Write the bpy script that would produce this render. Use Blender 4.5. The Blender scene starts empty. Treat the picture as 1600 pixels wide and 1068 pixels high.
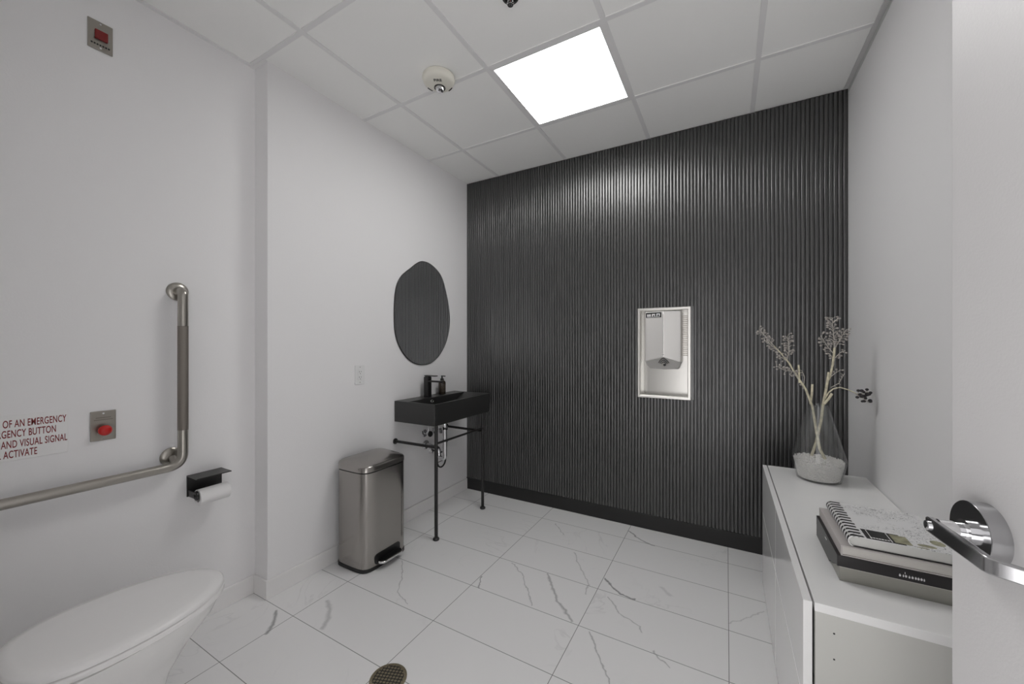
import bpy, bmesh, math, random
from math import sin, cos, pi, radians, sqrt, floor as flr
from mathutils import Vector, Matrix

random.seed(7)
S = bpy.context.scene
COL = S.collection

# ------------------------------------------------------------------ camera
EYE = 1.278
YAW = radians(29.2536)
cam_data = bpy.data.cameras.new('camera')
cam_data.sensor_width = 36.0
cam_data.lens = 597.7622 / 1600 * 36.0
cam_data.shift_y = (537.6464 - 534.0) / 1600.0
cam_data.clip_start = 0.02
cam = bpy.data.objects.new('camera', cam_data)
cam.location = (0, 0, EYE)
cam.rotation_euler = (pi / 2, 0, YAW)
COL.objects.link(cam)
S.camera = cam

# ------------------------------------------------------------------ world, exposure
world = bpy.data.worlds.new('world')
S.world = world
world.use_nodes = True
wnt = world.node_tree
wbg = wnt.nodes['Background']
wbg.inputs[0].default_value = (1.0, 0.985, 0.985, 1)
# added fill through the open doorway, stronger below the horizon to lift the ceiling
WORLD_LOW, WORLD_HIGH = 3.4, 1.5
wtc = wnt.nodes.new('ShaderNodeTexCoord')
wsx = wnt.nodes.new('ShaderNodeSeparateXYZ')
wmr = wnt.nodes.new('ShaderNodeMapRange')
wmr.inputs['From Min'].default_value = -.15
wmr.inputs['From Max'].default_value = .10
wmr.inputs['To Min'].default_value = WORLD_LOW
wmr.inputs['To Max'].default_value = WORLD_HIGH
wnt.links.new(wtc.outputs['Generated'], wsx.inputs[0])
wnt.links.new(wsx.outputs[2], wmr.inputs['Value'])
wnt.links.new(wmr.outputs[0], wbg.inputs[1])
PANEL_STRENGTH = 14.5                      # the ceiling light panel
S.view_settings.view_transform = 'Standard'
S.view_settings.look = 'None'
S.view_settings.gamma = 1
S.view_settings.use_curve_mapping = False
S.view_settings.exposure = -0.2
S.cycles.max_bounces = 14
S.cycles.diffuse_bounces = 8
S.cycles.glossy_bounces = 6
S.cycles.transmission_bounces = 10
S.cycles.caustics_reflective = False
S.cycles.caustics_refractive = False
S.cycles.sample_clamp_indirect = 6.0

# ------------------------------------------------------------------ room dimensions
XL = -2.0137      # left wall, far part
XN = -2.13        # left wall, near (set back) part
YS = 1.078        # the step between them
YB = 2.7792       # back wall
XR = 0.5927       # right wall
YN = -0.03        # near wall (doorway the camera stands in)
ZC = 2.70         # ceiling
DX0, DX1, DZ0, DZ1 = -0.541, -0.203, 0.910, 1.527    # hand dryer opening


# ------------------------------------------------------------------ materials
def mat(name, color=(.8, .8, .8), rough=.5, metal=0.0, spec=.5, coat=0.0, trans=0.0, ior=1.5,
        bump=0.0, bscale=200.0, bstretch=(1, 1, 1), emit=None, estr=0.0, aniso=0.0, cvar=0.0):
    m = bpy.data.materials.new(name)
    m.use_nodes = True
    nt = m.node_tree
    b = nt.nodes['Principled BSDF']
    b.inputs['Base Color'].default_value = (*color, 1)
    b.inputs['Roughness'].default_value = rough
    b.inputs['Metallic'].default_value = metal
    b.inputs['Specular IOR Level'].default_value = spec
    b.inputs['Coat Weight'].default_value = coat
    b.inputs['Coat Roughness'].default_value = .36
    b.inputs['Transmission Weight'].default_value = trans
    b.inputs['IOR'].default_value = ior
    b.inputs['Anisotropic'].default_value = aniso
    if emit:
        b.inputs['Emission Color'].default_value = (*emit, 1)
        b.inputs['Emission Strength'].default_value = estr
    if bump or cvar:
        tc = nt.nodes.new('ShaderNodeTexCoord')
        mp = nt.nodes.new('ShaderNodeMapping')
        mp.inputs['Scale'].default_value = bstretch
        ns = nt.nodes.new('ShaderNodeTexNoise')
        ns.inputs['Scale'].default_value = bscale
        ns.inputs['Detail'].default_value = 3
        nt.links.new(tc.outputs['Object'], mp.inputs[0])
        nt.links.new(mp.outputs[0], ns.inputs['Vector'])
        if bump:
            bp = nt.nodes.new('ShaderNodeBump')
            bp.inputs['Strength'].default_value = bump
            bp.inputs['Distance'].default_value = .002
            nt.links.new(ns.outputs['Fac'], bp.inputs['Height'])
            nt.links.new(bp.outputs[0], b.inputs['Normal'])
        if cvar:
            rp = nt.nodes.new('ShaderNodeMapRange')
            rp.inputs['From Min'].default_value = .3
            rp.inputs['From Max'].default_value = .7
            rp.inputs['To Min'].default_value = 1 - cvar
            rp.inputs['To Max'].default_value = 1 + cvar
            mx = nt.nodes.new('ShaderNodeVectorMath')
            mx.operation = 'SCALE'
            mx.inputs[0].default_value = color
            nt.links.new(ns.outputs['Fac'], rp.inputs['Value'])
            nt.links.new(rp.outputs[0], mx.inputs['Scale'])
            nt.links.new(mx.outputs[0], b.inputs['Base Color'])
    return m


M = {}
M['wall'] = mat('wall_paint', (.86, .853, .857), .55, spec=.3, bump=.15, bscale=160)
M['ceil'] = mat('ceiling_tile', (.93, .93, .915), .9, spec=.1, bump=.1, bscale=300, cvar=.01)
M['tee'] = mat('ceiling_tee', (.80, .795, .795), .5)
M['angle'] = mat('wall_angle', (.62, .62, .615), .55)
M['base'] = mat('baseboard_paint', (.84, .83, .825), .4)
M['slat'] = mat('black_slat_paint', (.011, .0108, .011), .28, spec=1.0, coat=1.0, bump=.5, bscale=90, bstretch=(2.2, 2.2, .06))
M['bbase'] = mat('black_baseboard_paint', (.014, .0138, .0138), .42, bump=.1)
M['door'] = mat('door_paint', (.70, .69, .692), .42, bump=.12, bscale=220)
M['steel'] = mat('brushed_steel', (.40, .38, .345), .28, metal=1, bump=.06, bscale=120, bstretch=(1, 1, .03))
M['grip'] = mat('knurled_steel', (.27, .245, .22), .48, metal=1, bump=.6, bscale=900)
M['plate'] = mat('plate_steel', (.36, .335, .30), .33, metal=1, bump=.06, bscale=150, bstretch=(1, .03, 1))
M['binsteel'] = mat('bin_steel', (.40, .38, .36), .20, metal=1, bump=.02, bscale=140, bstretch=(.05, .05, 1))
M['chrome'] = mat('chrome', (.80, .80, .81), .06, metal=1)
M['satin'] = mat('satin_chrome', (.50, .50, .51), .17, metal=1)
M['dryer'] = mat('polished_steel', (.97, .955, .93), .42, metal=1, bump=.02, bscale=40, bstretch=(1, 1, .05))
M['nozzle'] = mat('nozzle_steel', (.62, .61, .59), .55, metal=.6)
M['recess'] = mat('recess_steel', (.56, .55, .525), .25, metal=1)
M['dryerframe'] = mat('frame_steel', (.80, .785, .75), .35, metal=1)
M['blackmetal'] = mat('black_metal', (.016, .015, .015), .32, spec=.5)
M['blackceramic'] = mat('black_ceramic', (.020, .020, .0195), .36, spec=.7)
M['blackplastic'] = mat('black_plastic', (.010, .010, .010), .35)
M['porcelain'] = mat('porcelain', (.86, .855, .845), .12, spec=.5)
M['seat'] = mat('toilet_seat_plastic', (.87, .86, .855), .25)
M['white'] = mat('white_plastic', (.80, .80, .80), .4)
M['paper'] = mat('white_paper', (.84, .83, .83), .9, bump=.2, bscale=300)
M['red'] = mat('red_plastic', (.55, .012, .010), .25)
M['redlens'] = mat('red_lens', (.20, .010, .010), .25)
M['redtext'] = mat('red_ink', (.22, .018, .018), .6)
M['sign'] = mat('sign_white', (.86, .855, .85), .5)
M['mirror'] = mat('mirror_glass', (.86, .87, .87), .01, metal=1)
M['gloss'] = mat('gloss_white_lacquer', (.88, .88, .873), .10, spec=.5)
M['lacq'] = mat('white_foil', (.78, .78, .775), .22)
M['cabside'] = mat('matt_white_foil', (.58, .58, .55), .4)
M['dark'] = mat('dark_gap', (.02, .02, .02), .6)
def thin_glass():
    m = bpy.data.materials.new('clear_glass'); m.use_nodes = True
    nt = m.node_tree; L = nt.links.new
    nt.nodes.remove(nt.nodes['Principled BSDF'])
    tr_ = nt.nodes.new('ShaderNodeBsdfTransparent'); tr_.inputs[0].default_value = (.975, .98, .98, 1)
    gl_ = nt.nodes.new('ShaderNodeBsdfGlossy'); gl_.inputs['Roughness'].default_value = .02
    lw_ = nt.nodes.new('ShaderNodeLayerWeight'); lw_.inputs['Blend'].default_value = .5
    pw_ = nt.nodes.new('ShaderNodeMath'); pw_.operation = 'POWER'; pw_.inputs[1].default_value = 4.0
    ma_ = nt.nodes.new('ShaderNodeMath'); ma_.operation = 'MULTIPLY_ADD'; ma_.inputs[1].default_value = .80; ma_.inputs[2].default_value = .06
    ms_ = nt.nodes.new('ShaderNodeMixShader')
    L(lw_.outputs['Facing'], pw_.inputs[0]); L(pw_.outputs[0], ma_.inputs[0]); L(ma_.outputs[0], ms_.inputs[0])
    L(tr_.outputs[0], ms_.inputs[1]); L(gl_.outputs[0], ms_.inputs[2])
    L(ms_.outputs[0], nt.nodes['Material Output'].inputs[0])
    return m


M['glass'] = thin_glass()
M['gravel'] = mat('white_gravel', (.82, .80, .78), .7)
M['stem'] = mat('pale_stem', (.60, .56, .42), .7, cvar=.25, bscale=60)
M['twig'] = mat('grey_twig', (.50, .47, .43), .6)
M['berry'] = mat('grey_berry', (.40, .37, .345), .35)
M['berrydark'] = mat('dark_berry', (.03, .027, .03), .4)
M['brown'] = mat('brown_glass', (.035, .026, .018), .12)
M['label'] = mat('faded_label', (.20, .17, .14), .6)
M['cream'] = mat('cream_device', (.78, .76, .68), .45)
M['black'] = mat('black_ink', (.012, .012, .012), .5)
M['blackcard'] = mat('black_card', (.013, .011, .012), .35)
M['silvercard'] = mat('silver_grey_card', (.36, .355, .32), .32, metal=.75, bump=.1, bscale=200)
M['greycloth'] = mat('grey_cloth_cover', (.50, .47, .46), .8, bump=.2, bscale=500)
M['pages'] = mat('page_edges', (.62, .60, .565), .8, bump=.5, bscale=60, bstretch=(.1, .1, 40))
M['whitepages'] = mat('white_page_edges', (.70, .70, .67), .8, bump=.4, bscale=60, bstretch=(.1, .1, 40))
M['bronze'] = mat('aged_bronze', (.30, .26, .18), .42, metal=.8, bump=.4, bscale=300, cvar=.25)
M['bulb'] = mat('red_bulb', (.16, .02, .015), .1)
M['slot'] = mat('outlet_slot', (.10, .10, .10), .6)
M['whiteink'] = mat('white_ink', (.85, .85, .85), .5)
M['olive'] = mat('olive_print', (.30, .29, .19), .5, cvar=.35, bscale=60)
M['light'] = mat('light_diffuser', (.9, .9, .9), .5, emit=(1, .995, .985), estr=PANEL_STRENGTH)


# floor: polished white marble-look tiles, 600 x 300 mm, with grey veins
def vein_group():
    g = bpy.data.node_groups.new('vein', 'ShaderNodeTree')
    for n, t in (('P', 'NodeSocketVector'), ('A', 'NodeSocketVector'), ('AB', 'NodeSocketVector'),
                 ('InvLen2', 'NodeSocketFloat'), ('Width', 'NodeSocketFloat'), ('Strength', 'NodeSocketFloat')):
        g.interface.new_socket(n, in_out='INPUT', socket_type=t)
    g.interface.new_socket('Out', in_out='OUTPUT', socket_type='NodeSocketFloat')
    i = g.nodes.new('NodeGroupInput')
    o = g.nodes.new('NodeGroupOutput')
    L = g.links.new

    def vm(op, a, b=None):
        n = g.nodes.new('ShaderNodeVectorMath'); n.operation = op
        L(a, n.inputs[0])
        if b is not None: L(b, n.inputs[1])
        return n
    pa = vm('SUBTRACT', i.outputs['P'], i.outputs['A'])
    dt = vm('DOT_PRODUCT', pa.outputs[0], i.outputs['AB'])
    t = g.nodes.new('ShaderNodeMath'); t.operation = 'MULTIPLY'; t.use_clamp = True
    L(dt.outputs['Value'], t.inputs[0]); L(i.outputs['InvLen2'], t.inputs[1])
    sc = g.nodes.new('ShaderNodeVectorMath'); sc.operation = 'SCALE'
    L(i.outputs['AB'], sc.inputs[0]); L(t.outputs[0], sc.inputs['Scale'])
    d = vm('DISTANCE', pa.outputs[0], sc.outputs[0])
    mr = g.nodes.new('ShaderNodeMapRange'); mr.interpolation_type = 'SMOOTHSTEP'
    L(d.outputs['Value'], mr.inputs['Value'])
    mr.inputs['From Min'].default_value = 0
    L(i.outputs['Width'], mr.inputs['From Max'])
    L(i.outputs['Strength'], mr.inputs['To Min'])
    mr.inputs['To Max'].default_value = 0
    L(mr.outputs[0], o.inputs[0])
    return g


def floor_material():
    m = bpy.data.materials.new('marble_tile')
    m.use_nodes = True
    nt = m.node_tree
    L = nt.links.new
    b = nt.nodes['Principled BSDF']
    tc = nt.nodes.new('ShaderNodeTexCoord')
    P = tc.outputs['Object']
    sx = nt.nodes.new('ShaderNodeSeparateXYZ'); L(P, sx.inputs[0])

    def math_(op, a, bb=None, clamp=False):
        n = nt.nodes.new('ShaderNodeMath'); n.operation = op; n.use_clamp = clamp
        for k, v in ((0, a), (1, bb)):
            if v is None: continue
            if isinstance(v, (int, float)): n.inputs[k].default_value = v
            else: L(v, n.inputs[k])
        return n.outputs[0]

    def tile(axis, off, size):
        q = math_('DIVIDE', math_('SUBTRACT', axis, off), size)
        idx = math_('FLOOR', q)
        fr = math_('SUBTRACT', q, idx)
        dist = math_('MULTIPLY', math_('MINIMUM', fr, math_('SUBTRACT', 1.0, fr)), size)
        return idx, dist
    ix, dx = tile(sx.outputs[0], -1.7796, .5963)
    iy, dy = tile(sx.outputs[1], 1.0673, .2995)
    gd = math_('MINIMUM', dx, dy)
    gr = nt.nodes.new('ShaderNodeMapRange')
    gr.inputs['From Min'].default_value = .0009
    gr.inputs['From Max'].default_value = .0019
    gr.inputs['To Min'].default_value = 1
    gr.inputs['To Max'].default_value = 0
    L(gd, gr.inputs['Value'])
    # per-tile pattern offset
    cx = nt.nodes.new('ShaderNodeCombineXYZ'); L(ix, cx.inputs[0]); L(iy, cx.inputs[1])
    wn = nt.nodes.new('ShaderNodeTexWhiteNoise'); wn.noise_dimensions = '3D'; L(cx.outputs[0], wn.inputs['Vector'])
    off = nt.nodes.new('ShaderNodeVectorMath'); off.operation = 'SCALE'; off.inputs['Scale'].default_value = 7.0
    L(wn.outputs['Color'], off.inputs[0])
    tp = nt.nodes.new('ShaderNodeVectorMath'); tp.operation = 'ADD'; L(P, tp.inputs[0]); L(off.outputs[0], tp.inputs[1])
    # faint clouding and hair veins
    n1 = nt.nodes.new('ShaderNodeTexNoise'); n1.inputs['Scale'].default_value = 3.2; n1.inputs['Detail'].default_value = 6
    n1.inputs['Distortion'].default_value = 1.2
    L(tp.outputs[0], n1.inputs['Vector'])
    ab = math_('ABSOLUTE', math_('SUBTRACT', n1.outputs['Fac'], .5))
    hv = nt.nodes.new('ShaderNodeMapRange'); hv.inputs['From Min'].default_value = 0; hv.inputs['From Max'].default_value = .014
    hv.inputs['To Min'].default_value = .16; hv.inputs['To Max'].default_value = 0
    L(ab, hv.inputs['Value'])
    n2 = nt.nodes.new('ShaderNodeTexNoise'); n2.inputs['Scale'].default_value = 2.3
    L(tp.outputs[0], n2.inputs['Vector'])
    msk = nt.nodes.new('ShaderNodeMapRange'); msk.inputs['From Min'].default_value = .50; msk.inputs['From Max'].default_value = .66
    L(n2.outputs['Fac'], msk.inputs['Value'])
    hair = math_('MULTIPLY', hv.outputs[0], msk.outputs[0])
    # the strong veins
    nw = nt.nodes.new('ShaderNodeTexNoise'); nw.inputs['Scale'].default_value = 22; nw.inputs['Detail'].default_value = 4
    L(P, nw.inputs['Vector'])
    nwc = nt.nodes.new('ShaderNodeVectorMath'); nwc.operation = 'SUBTRACT'; nwc.inputs[1].default_value = (.5, .5, .5)
    L(nw.outputs['Color'], nwc.inputs[0])
    nws = nt.nodes.new('ShaderNodeVectorMath'); nws.operation = 'SCALE'; nws.inputs['Scale'].default_value = .035
    L(nwc.outputs[0], nws.inputs[0])
    wp = nt.nodes.new('ShaderNodeVectorMath'); wp.operation = 'ADD'; L(P, wp.inputs[0]); L(nws.outputs[0], wp.inputs[1])
    fl = nt.nodes.new('ShaderNodeVectorMath'); fl.operation = 'MULTIPLY'; fl.inputs[1].default_value = (1, 1, 0)
    L(wp.outputs[0], fl.inputs[0])
    VG = vein_group()
    veins = [
        ([(-1.884, 1.045), (-1.80, .985), (-1.775, .945)], .013, .75),
        ([(-1.737, 1.214), (-1.652, 1.168), (-1.585, 1.09)], .016, .38),
        ([(-1.672, 1.659), (-1.56, 1.54), (-1.48, 1.44), (-1.37, 1.39)], .005, .45),
        ([(-1.178, 1.757), (-1.134, 1.667)], .005, .7),
        ([(-1.093, 1.955), (-.975, 1.87), (-.832, 1.684)], .006, .45),
        ([(-.87, 1.955), (-.80, 1.86), (-.735, 1.775), (-.622, 1.681)], .011, .55),
        ([(-.582, 2.675), (-.48, 2.589), (-.40, 2.56)], .009, .75),
        ([(-.575, 2.07), (-.478, 1.981), (-.40, 1.972)], .010, .85),
        ([(-1.061, 2.529), (-.95, 2.41)], .005, .5),
        ([(-.817, 2.24), (-.70, 2.06), (-.641, 1.974), (-.628, 1.891)], .006, .4),
        ([(-.52, 1.93), (-.444, 1.84), (-.341, 1.797), (-.326, 1.761)], .006, .45),
        ([(-.532, 1.654), (-.459, 1.547), (-.383, 1.44), (-.36, 1.38)], .006, .55),
        ([(-.265, 1.677), (-.196, 1.626)], .006, .5),
        ([(.013, 2.014), (.158, 2.187)], .006, .3),
        ([(-.299, 2.141), (-.243, 2.09)], .016, .22),
    ]
    acc = hair
    for pts, w, st in veins:
        for a, c in zip(pts[:-1], pts[1:]):
            n = nt.nodes.new('ShaderNodeGroup'); n.node_tree = VG
            L(fl.outputs[0], n.inputs['P'])
            n.inputs['A'].default_value = (*a, 0)
            abv = (c[0] - a[0], c[1] - a[1], 0)
            n.inputs['AB'].default_value = abv
            n.inputs['InvLen2'].default_value = 1 / (abv[0] ** 2 + abv[1] ** 2)
            n.inputs['Width'].default_value = w
            n.inputs['Strength'].default_value = st
            acc = math_('MAXIMUM', acc, n.outputs[0])
    mx = nt.nodes.new('ShaderNodeMix'); mx.data_type = 'RGBA'
    mx.inputs['A'].default_value = (.87, .865, .865, 1)
    mx.inputs['B'].default_value = (.22, .22, .225, 1)
    L(acc, mx.inputs['Factor'])
    mg = nt.nodes.new('ShaderNodeMix'); mg.data_type = 'RGBA'
    L(gr.outputs[0], mg.inputs['Factor']); L(mx.outputs['Result'], mg.inputs['A'])
    mg.inputs['B'].default_value = (.27, .27, .27, 1)
    L(mg.outputs['Result'], b.inputs['Base Color'])
    b.inputs['Roughness'].default_value = .13
    b.inputs['Specular IOR Level'].default_value = .45
    return m


M['floor'] = floor_material()


def cover_material():
    """Printed book cover: white with ink scribbles (object X across, Y along)."""
    m = bpy.data.materials.new('scribbled_cover')
    m.use_nodes = True
    nt = m.node_tree; L = nt.links.new
    b = nt.nodes['Principled BSDF']
    tc = nt.nodes.new('ShaderNodeTexCoord')
    n = nt.nodes.new('ShaderNodeTexNoise'); n.inputs['Scale'].default_value = 46; n.inputs['Detail'].default_value = 2
    n.inputs['Distortion'].default_value = 2.2
    L(tc.outputs['Object'], n.inputs['Vector'])
    s = nt.nodes.new('ShaderNodeMath'); s.operation = 'SUBTRACT'; s.inputs[1].default_value = .5
    L(n.outputs['Fac'], s.inputs[0])
    a = nt.nodes.new('ShaderNodeMath'); a.operation = 'ABSOLUTE'; L(s.outputs[0], a.inputs[0])
    n2 = nt.nodes.new('ShaderNodeTexNoise'); n2.inputs['Scale'].default_value = 14
    L(tc.outputs['Object'], n2.inputs['Vector'])
    mr = nt.nodes.new('ShaderNodeMapRange'); mr.inputs['From Min'].default_value = .004; mr.inputs['From Max'].default_value = .02
    L(a.outputs[0], mr.inputs['Value'])
    m2 = nt.nodes.new('ShaderNodeMapRange'); m2.inputs['From Min'].default_value = .46; m2.inputs['From Max'].default_value = .52
    m2.inputs['To Min'].default_value = 1; m2.inputs['To Max'].default_value = 0
    L(n2.outputs['Fac'], m2.inputs['Value'])
    mm = nt.nodes.new('ShaderNodeMath'); mm.operation = 'MAXIMUM'; L(mr.outputs[0], mm.inputs[0]); L(m2.outputs[0], mm.inputs[1])
    mx = nt.nodes.new('ShaderNodeMix'); mx.data_type = 'RGBA'
    mx.inputs['A'].default_value = (.06, .06, .065, 1); mx.inputs['B'].default_value = (.76, .76, .76, 1)
    L(mm.outputs[0], mx.inputs['Factor'])
    L(mx.outputs['Result'], b.inputs['Base Color'])
    b.inputs['Roughness'].default_value = .35
    return m


def stripe_material():
    m = bpy.data.materials.new('striped_spine')
    m.use_nodes = True
    nt = m.node_tree; L = nt.links.new
    b = nt.nodes['Principled BSDF']
    tc = nt.nodes.new('ShaderNodeTexCoord')
    sx = nt.nodes.new('ShaderNodeSeparateXYZ'); L(tc.outputs['Object'], sx.inputs[0])
    q = nt.nodes.new('ShaderNodeMath'); q.operation = 'MULTIPLY'; q.inputs[1].default_value = 1 / .0208
    sh = nt.nodes.new('ShaderNodeMath'); sh.operation = 'ADD'; sh.inputs[1].default_value = 1.49 - 1.353
    L(sx.outputs[1], sh.inputs[0]); L(sh.outputs[0], q.inputs[0])
    f = nt.nodes.new('ShaderNodeMath'); f.operation = 'FRACT'; L(q.outputs[0], f.inputs[0])
    c = nt.nodes.new('ShaderNodeMath'); c.operation = 'GREATER_THAN'; c.inputs[1].default_value = .50; L(f.outputs[0], c.inputs[0])
    mx = nt.nodes.new('ShaderNodeMix'); mx.data_type = 'RGBA'
    mx.inputs['A'].default_value = (.014, .014, .016, 1); mx.inputs['B'].default_value = (.78, .78, .77, 1)
    L(c.outputs[0], mx.inputs['Factor']); L(mx.outputs['Result'], b.inputs['Base Color'])
    b.inputs['Roughness'].default_value = .35
    return m


M['cover'] = cover_material()
M['stripes'] = stripe_material()


# ------------------------------------------------------------------ mesh helpers
def B():
    return bmesh.new()


def box(bm, x0, x1, y0, y1, z0, z1):
    v = [bm.verts.new(p) for p in ((x0, y0, z0), (x1, y0, z0), (x1, y1, z0), (x0, y1, z0),
                                   (x0, y0, z1), (x1, y0, z1), (x1, y1, z1), (x0, y1, z1))]
    for f in ((3, 2, 1, 0), (4, 5, 6, 7), (0, 1, 5, 4), (1, 2, 6, 5), (2, 3, 7, 6), (3, 0, 4, 7)):
        bm.faces.new([v[i] for i in f])
    return bm


def loops(bm, rings, cap0=True, cap1=True, close=True):
    """Skin successive rings of equal point count."""
    R = [[bm.verts.new(p) for p in r] for r in rings]
    n = len(R[0])
    for a, c in zip(R[:-1], R[1:]):
        for i in range(n if close else n - 1):
            j = (i + 1) % n
            bm.faces.new((a[i], a[j], c[j], c[i]))
    if cap0: bm.faces.new(list(reversed(R[0])))
    if cap1: bm.faces.new(R[-1])
    return bm


def tube(bm, pts, r, n=14, caps=True):
    pts = [Vector(p) for p in pts]
    rad = r if isinstance(r, (list, tuple)) else [r] * len(pts)
    t0 = (pts[1] - pts[0]).normalized()
    up = Vector((0, 0, 1)) if abs(t0.z) < .9 else Vector((1, 0, 0))
    nv = t0.cross(up).normalized()
    rings = []
    for i, p in enumerate(pts):
        if i == 0: t = t0
        elif i == len(pts) - 1: t = (pts[i] - pts[i - 1]).normalized()
        else: t = ((pts[i] - pts[i - 1]).normalized() + (pts[i + 1] - pts[i]).normalized()).normalized()
        nv = (nv - t * nv.dot(t)).normalized()
        bv = t.cross(nv)
        rings.append([p + rad[i] * (cos(2 * pi * k / n) * nv + sin(2 * pi * k / n) * bv) for k in range(n)])
    return loops(bm, rings, caps, caps)


def arc_path(pts, rad, n=7):
    """Round the corners of a polyline."""
    pts = [Vector(p) for p in pts]
    out = [pts[0]]
    for a, p, c in zip(pts[:-2], pts[1:-1], pts[2:]):
        d0 = (a - p).normalized(); d1 = (c - p).normalized()
        ang = d0.angle(d1)
        l = min(rad / math.tan(ang / 2), (a - p).length * .49, (c - p).length * .49)
        s, e = p + d0 * l, p + d1 * l
        for k in range(n + 1):
            t = k / n
            out.append((1 - t) ** 2 * s + 2 * t * (1 - t) * p + t * t * e)
    out.append(pts[-1])
    return out


def lathe(bm, prof, n=40, at=(0, 0, 0), axis='Z', caps=(True, True)):
    at = Vector(at)
    rings = []
    for r, h in prof:
        ring = []
        for k in range(n):
            a = 2 * pi * k / n
            p = (r * cos(a), r * sin(a), h)
            if axis == 'X': p = (p[2], p[0], p[1])
            elif axis == '-Y': p = (p[0], -p[2], p[1])
            elif axis == '-Z': p = (p[1], p[0], -p[2])
            ring.append(at + Vector(p))
        rings.append(ring)
    return loops(bm, rings, *caps)


def prism(bm, outline, lo, hi, axis='Z'):
    def P(a, b, h):
        return {'Z': (a, b, h), 'X': (h, a, b), 'Y': (a, h, b)}[axis]
    return loops(bm, [[P(a, b, lo) for a, b in outline], [P(a, b, hi) for a, b in outline]])


def rrect(x0, x1, y0, y1, r, n=6):
    out = []
    for cx, cy, a0 in ((x1 - r, y0 + r, -pi / 2), (x1 - r, y1 - r, 0), (x0 + r, y1 - r, pi / 2), (x0 + r, y0 + r, pi)):
        for k in range(n + 1):
            a = a0 + pi / 2 * k / n
            out.append((cx + r * cos(a), cy + r * sin(a)))
    return out


def link(name, bm, m, parent=None, smooth=False, bevel=0.0, seg=2, angle=40):
    bmesh.ops.recalc_face_normals(bm, faces=bm.faces)
    if parent is not None:
        base = parent
        off = Vector(base.location)
        while base.parent is not None:
            base = base.parent
            off += Vector(base.location)
        bm.transform(Matrix.Translation(-off))
    me = bpy.data.meshes.new(name)
    bm.to_mesh(me); bm.free()
    me.materials.append(m)
    if smooth:
        for p in me.polygons: p.use_smooth = True
        try: me.set_sharp_from_angle(angle=radians(angle))
        except Exception: pass
    o = bpy.data.objects.new(name, me)
    COL.objects.link(o)
    if parent is not None: o.parent = parent
    if bevel:
        bv = o.modifiers.new('bevel', 'BEVEL'); bv.width = bevel; bv.segments = seg; bv.limit_method = 'ANGLE'
        bv.angle_limit = radians(35)
    return o


def thing(name, label, cat, loc, group=None):
    o = bpy.data.objects.new(name, None)
    o.empty_display_size = .05
    o.location = loc
    COL.objects.link(o)
    o['label'] = label; o['category'] = cat
    if group: o['group'] = group
    return o


def struct(name, bm, m, **k):
    o = link(name, bm, m, **k)
    o['kind'] = 'structure'
    return o


def tag(o, label, cat, group=None, kind=None):
    o['label'] = label; o['category'] = cat
    if group: o['group'] = group
    if kind: o['kind'] = kind
    return o


def text_bm(lines, size, squeeze, to_world, gap=1.45, bold=0.0, thick=.0006):
    """Centred lettering as a mesh; to_world maps (x, y, depth) in the text plane to the room."""
    out = B()
    for i, s in enumerate(lines):
        cu = bpy.data.curves.new('lettering', 'FONT')
        cu.body = s; cu.size = size; cu.align_x = 'CENTER'; cu.extrude = thick / 2; cu.offset = bold
        cu.space_character = 1.06
        o = bpy.data.objects.new('lettering', cu)
        COL.objects.link(o)
        bpy.context.view_layer.update()
        dg = bpy.context.evaluated_depsgraph_get()
        me = bpy.data.meshes.new_from_object(o.evaluated_get(dg))
        base = len(out.verts)
        tmp = bmesh.new(); tmp.from_mesh(me)
        for v in tmp.verts:
            v.co = to_world(v.co.x * squeeze, v.co.y - i * gap * size * .72, v.co.z + thick / 2)
        me2 = bpy.data.meshes.new('t'); tmp.to_mesh(me2); tmp.free()
        out.from_mesh(me2)
        bpy.data.objects.remove(o); bpy.data.curves.remove(cu)
        bpy.data.meshes.remove(me); bpy.data.meshes.remove(me2)
    return out


# ------------------------------------------------------------------ setting
struct('floor', box(B(), XN - .15, XR + .15, YN - .12, YB + .15, -.10, 0), M['floor'])

bm = B(); box(bm, XL - .30, XL, YS, YB + .15, 0, ZC + .10)
struct('wall_left', bm, M['wall'], bevel=.003)
bm = B(); box(bm, XN - .15, XN, YN - .12, YS + .0, 0, ZC + .10)
struct('wall_left_near', bm, M['wall'])
bm = B(); box(bm, XR, XR + .15, YN - .12, YB + .15, 0, ZC + .10)
struct('wall_right', bm, M['wall'])
# near wall with the doorway the camera looks through
bm = B()
box(bm, XN, -.56, YN - .12, YN, 0, ZC + .1)
box(bm, .475, XR, YN - .12, YN, 0, ZC + .1)
box(bm, -.56, .475, YN - .12, YN, 2.12, ZC + .1)
struct('wall_near', bm, M['wall'])

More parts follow.
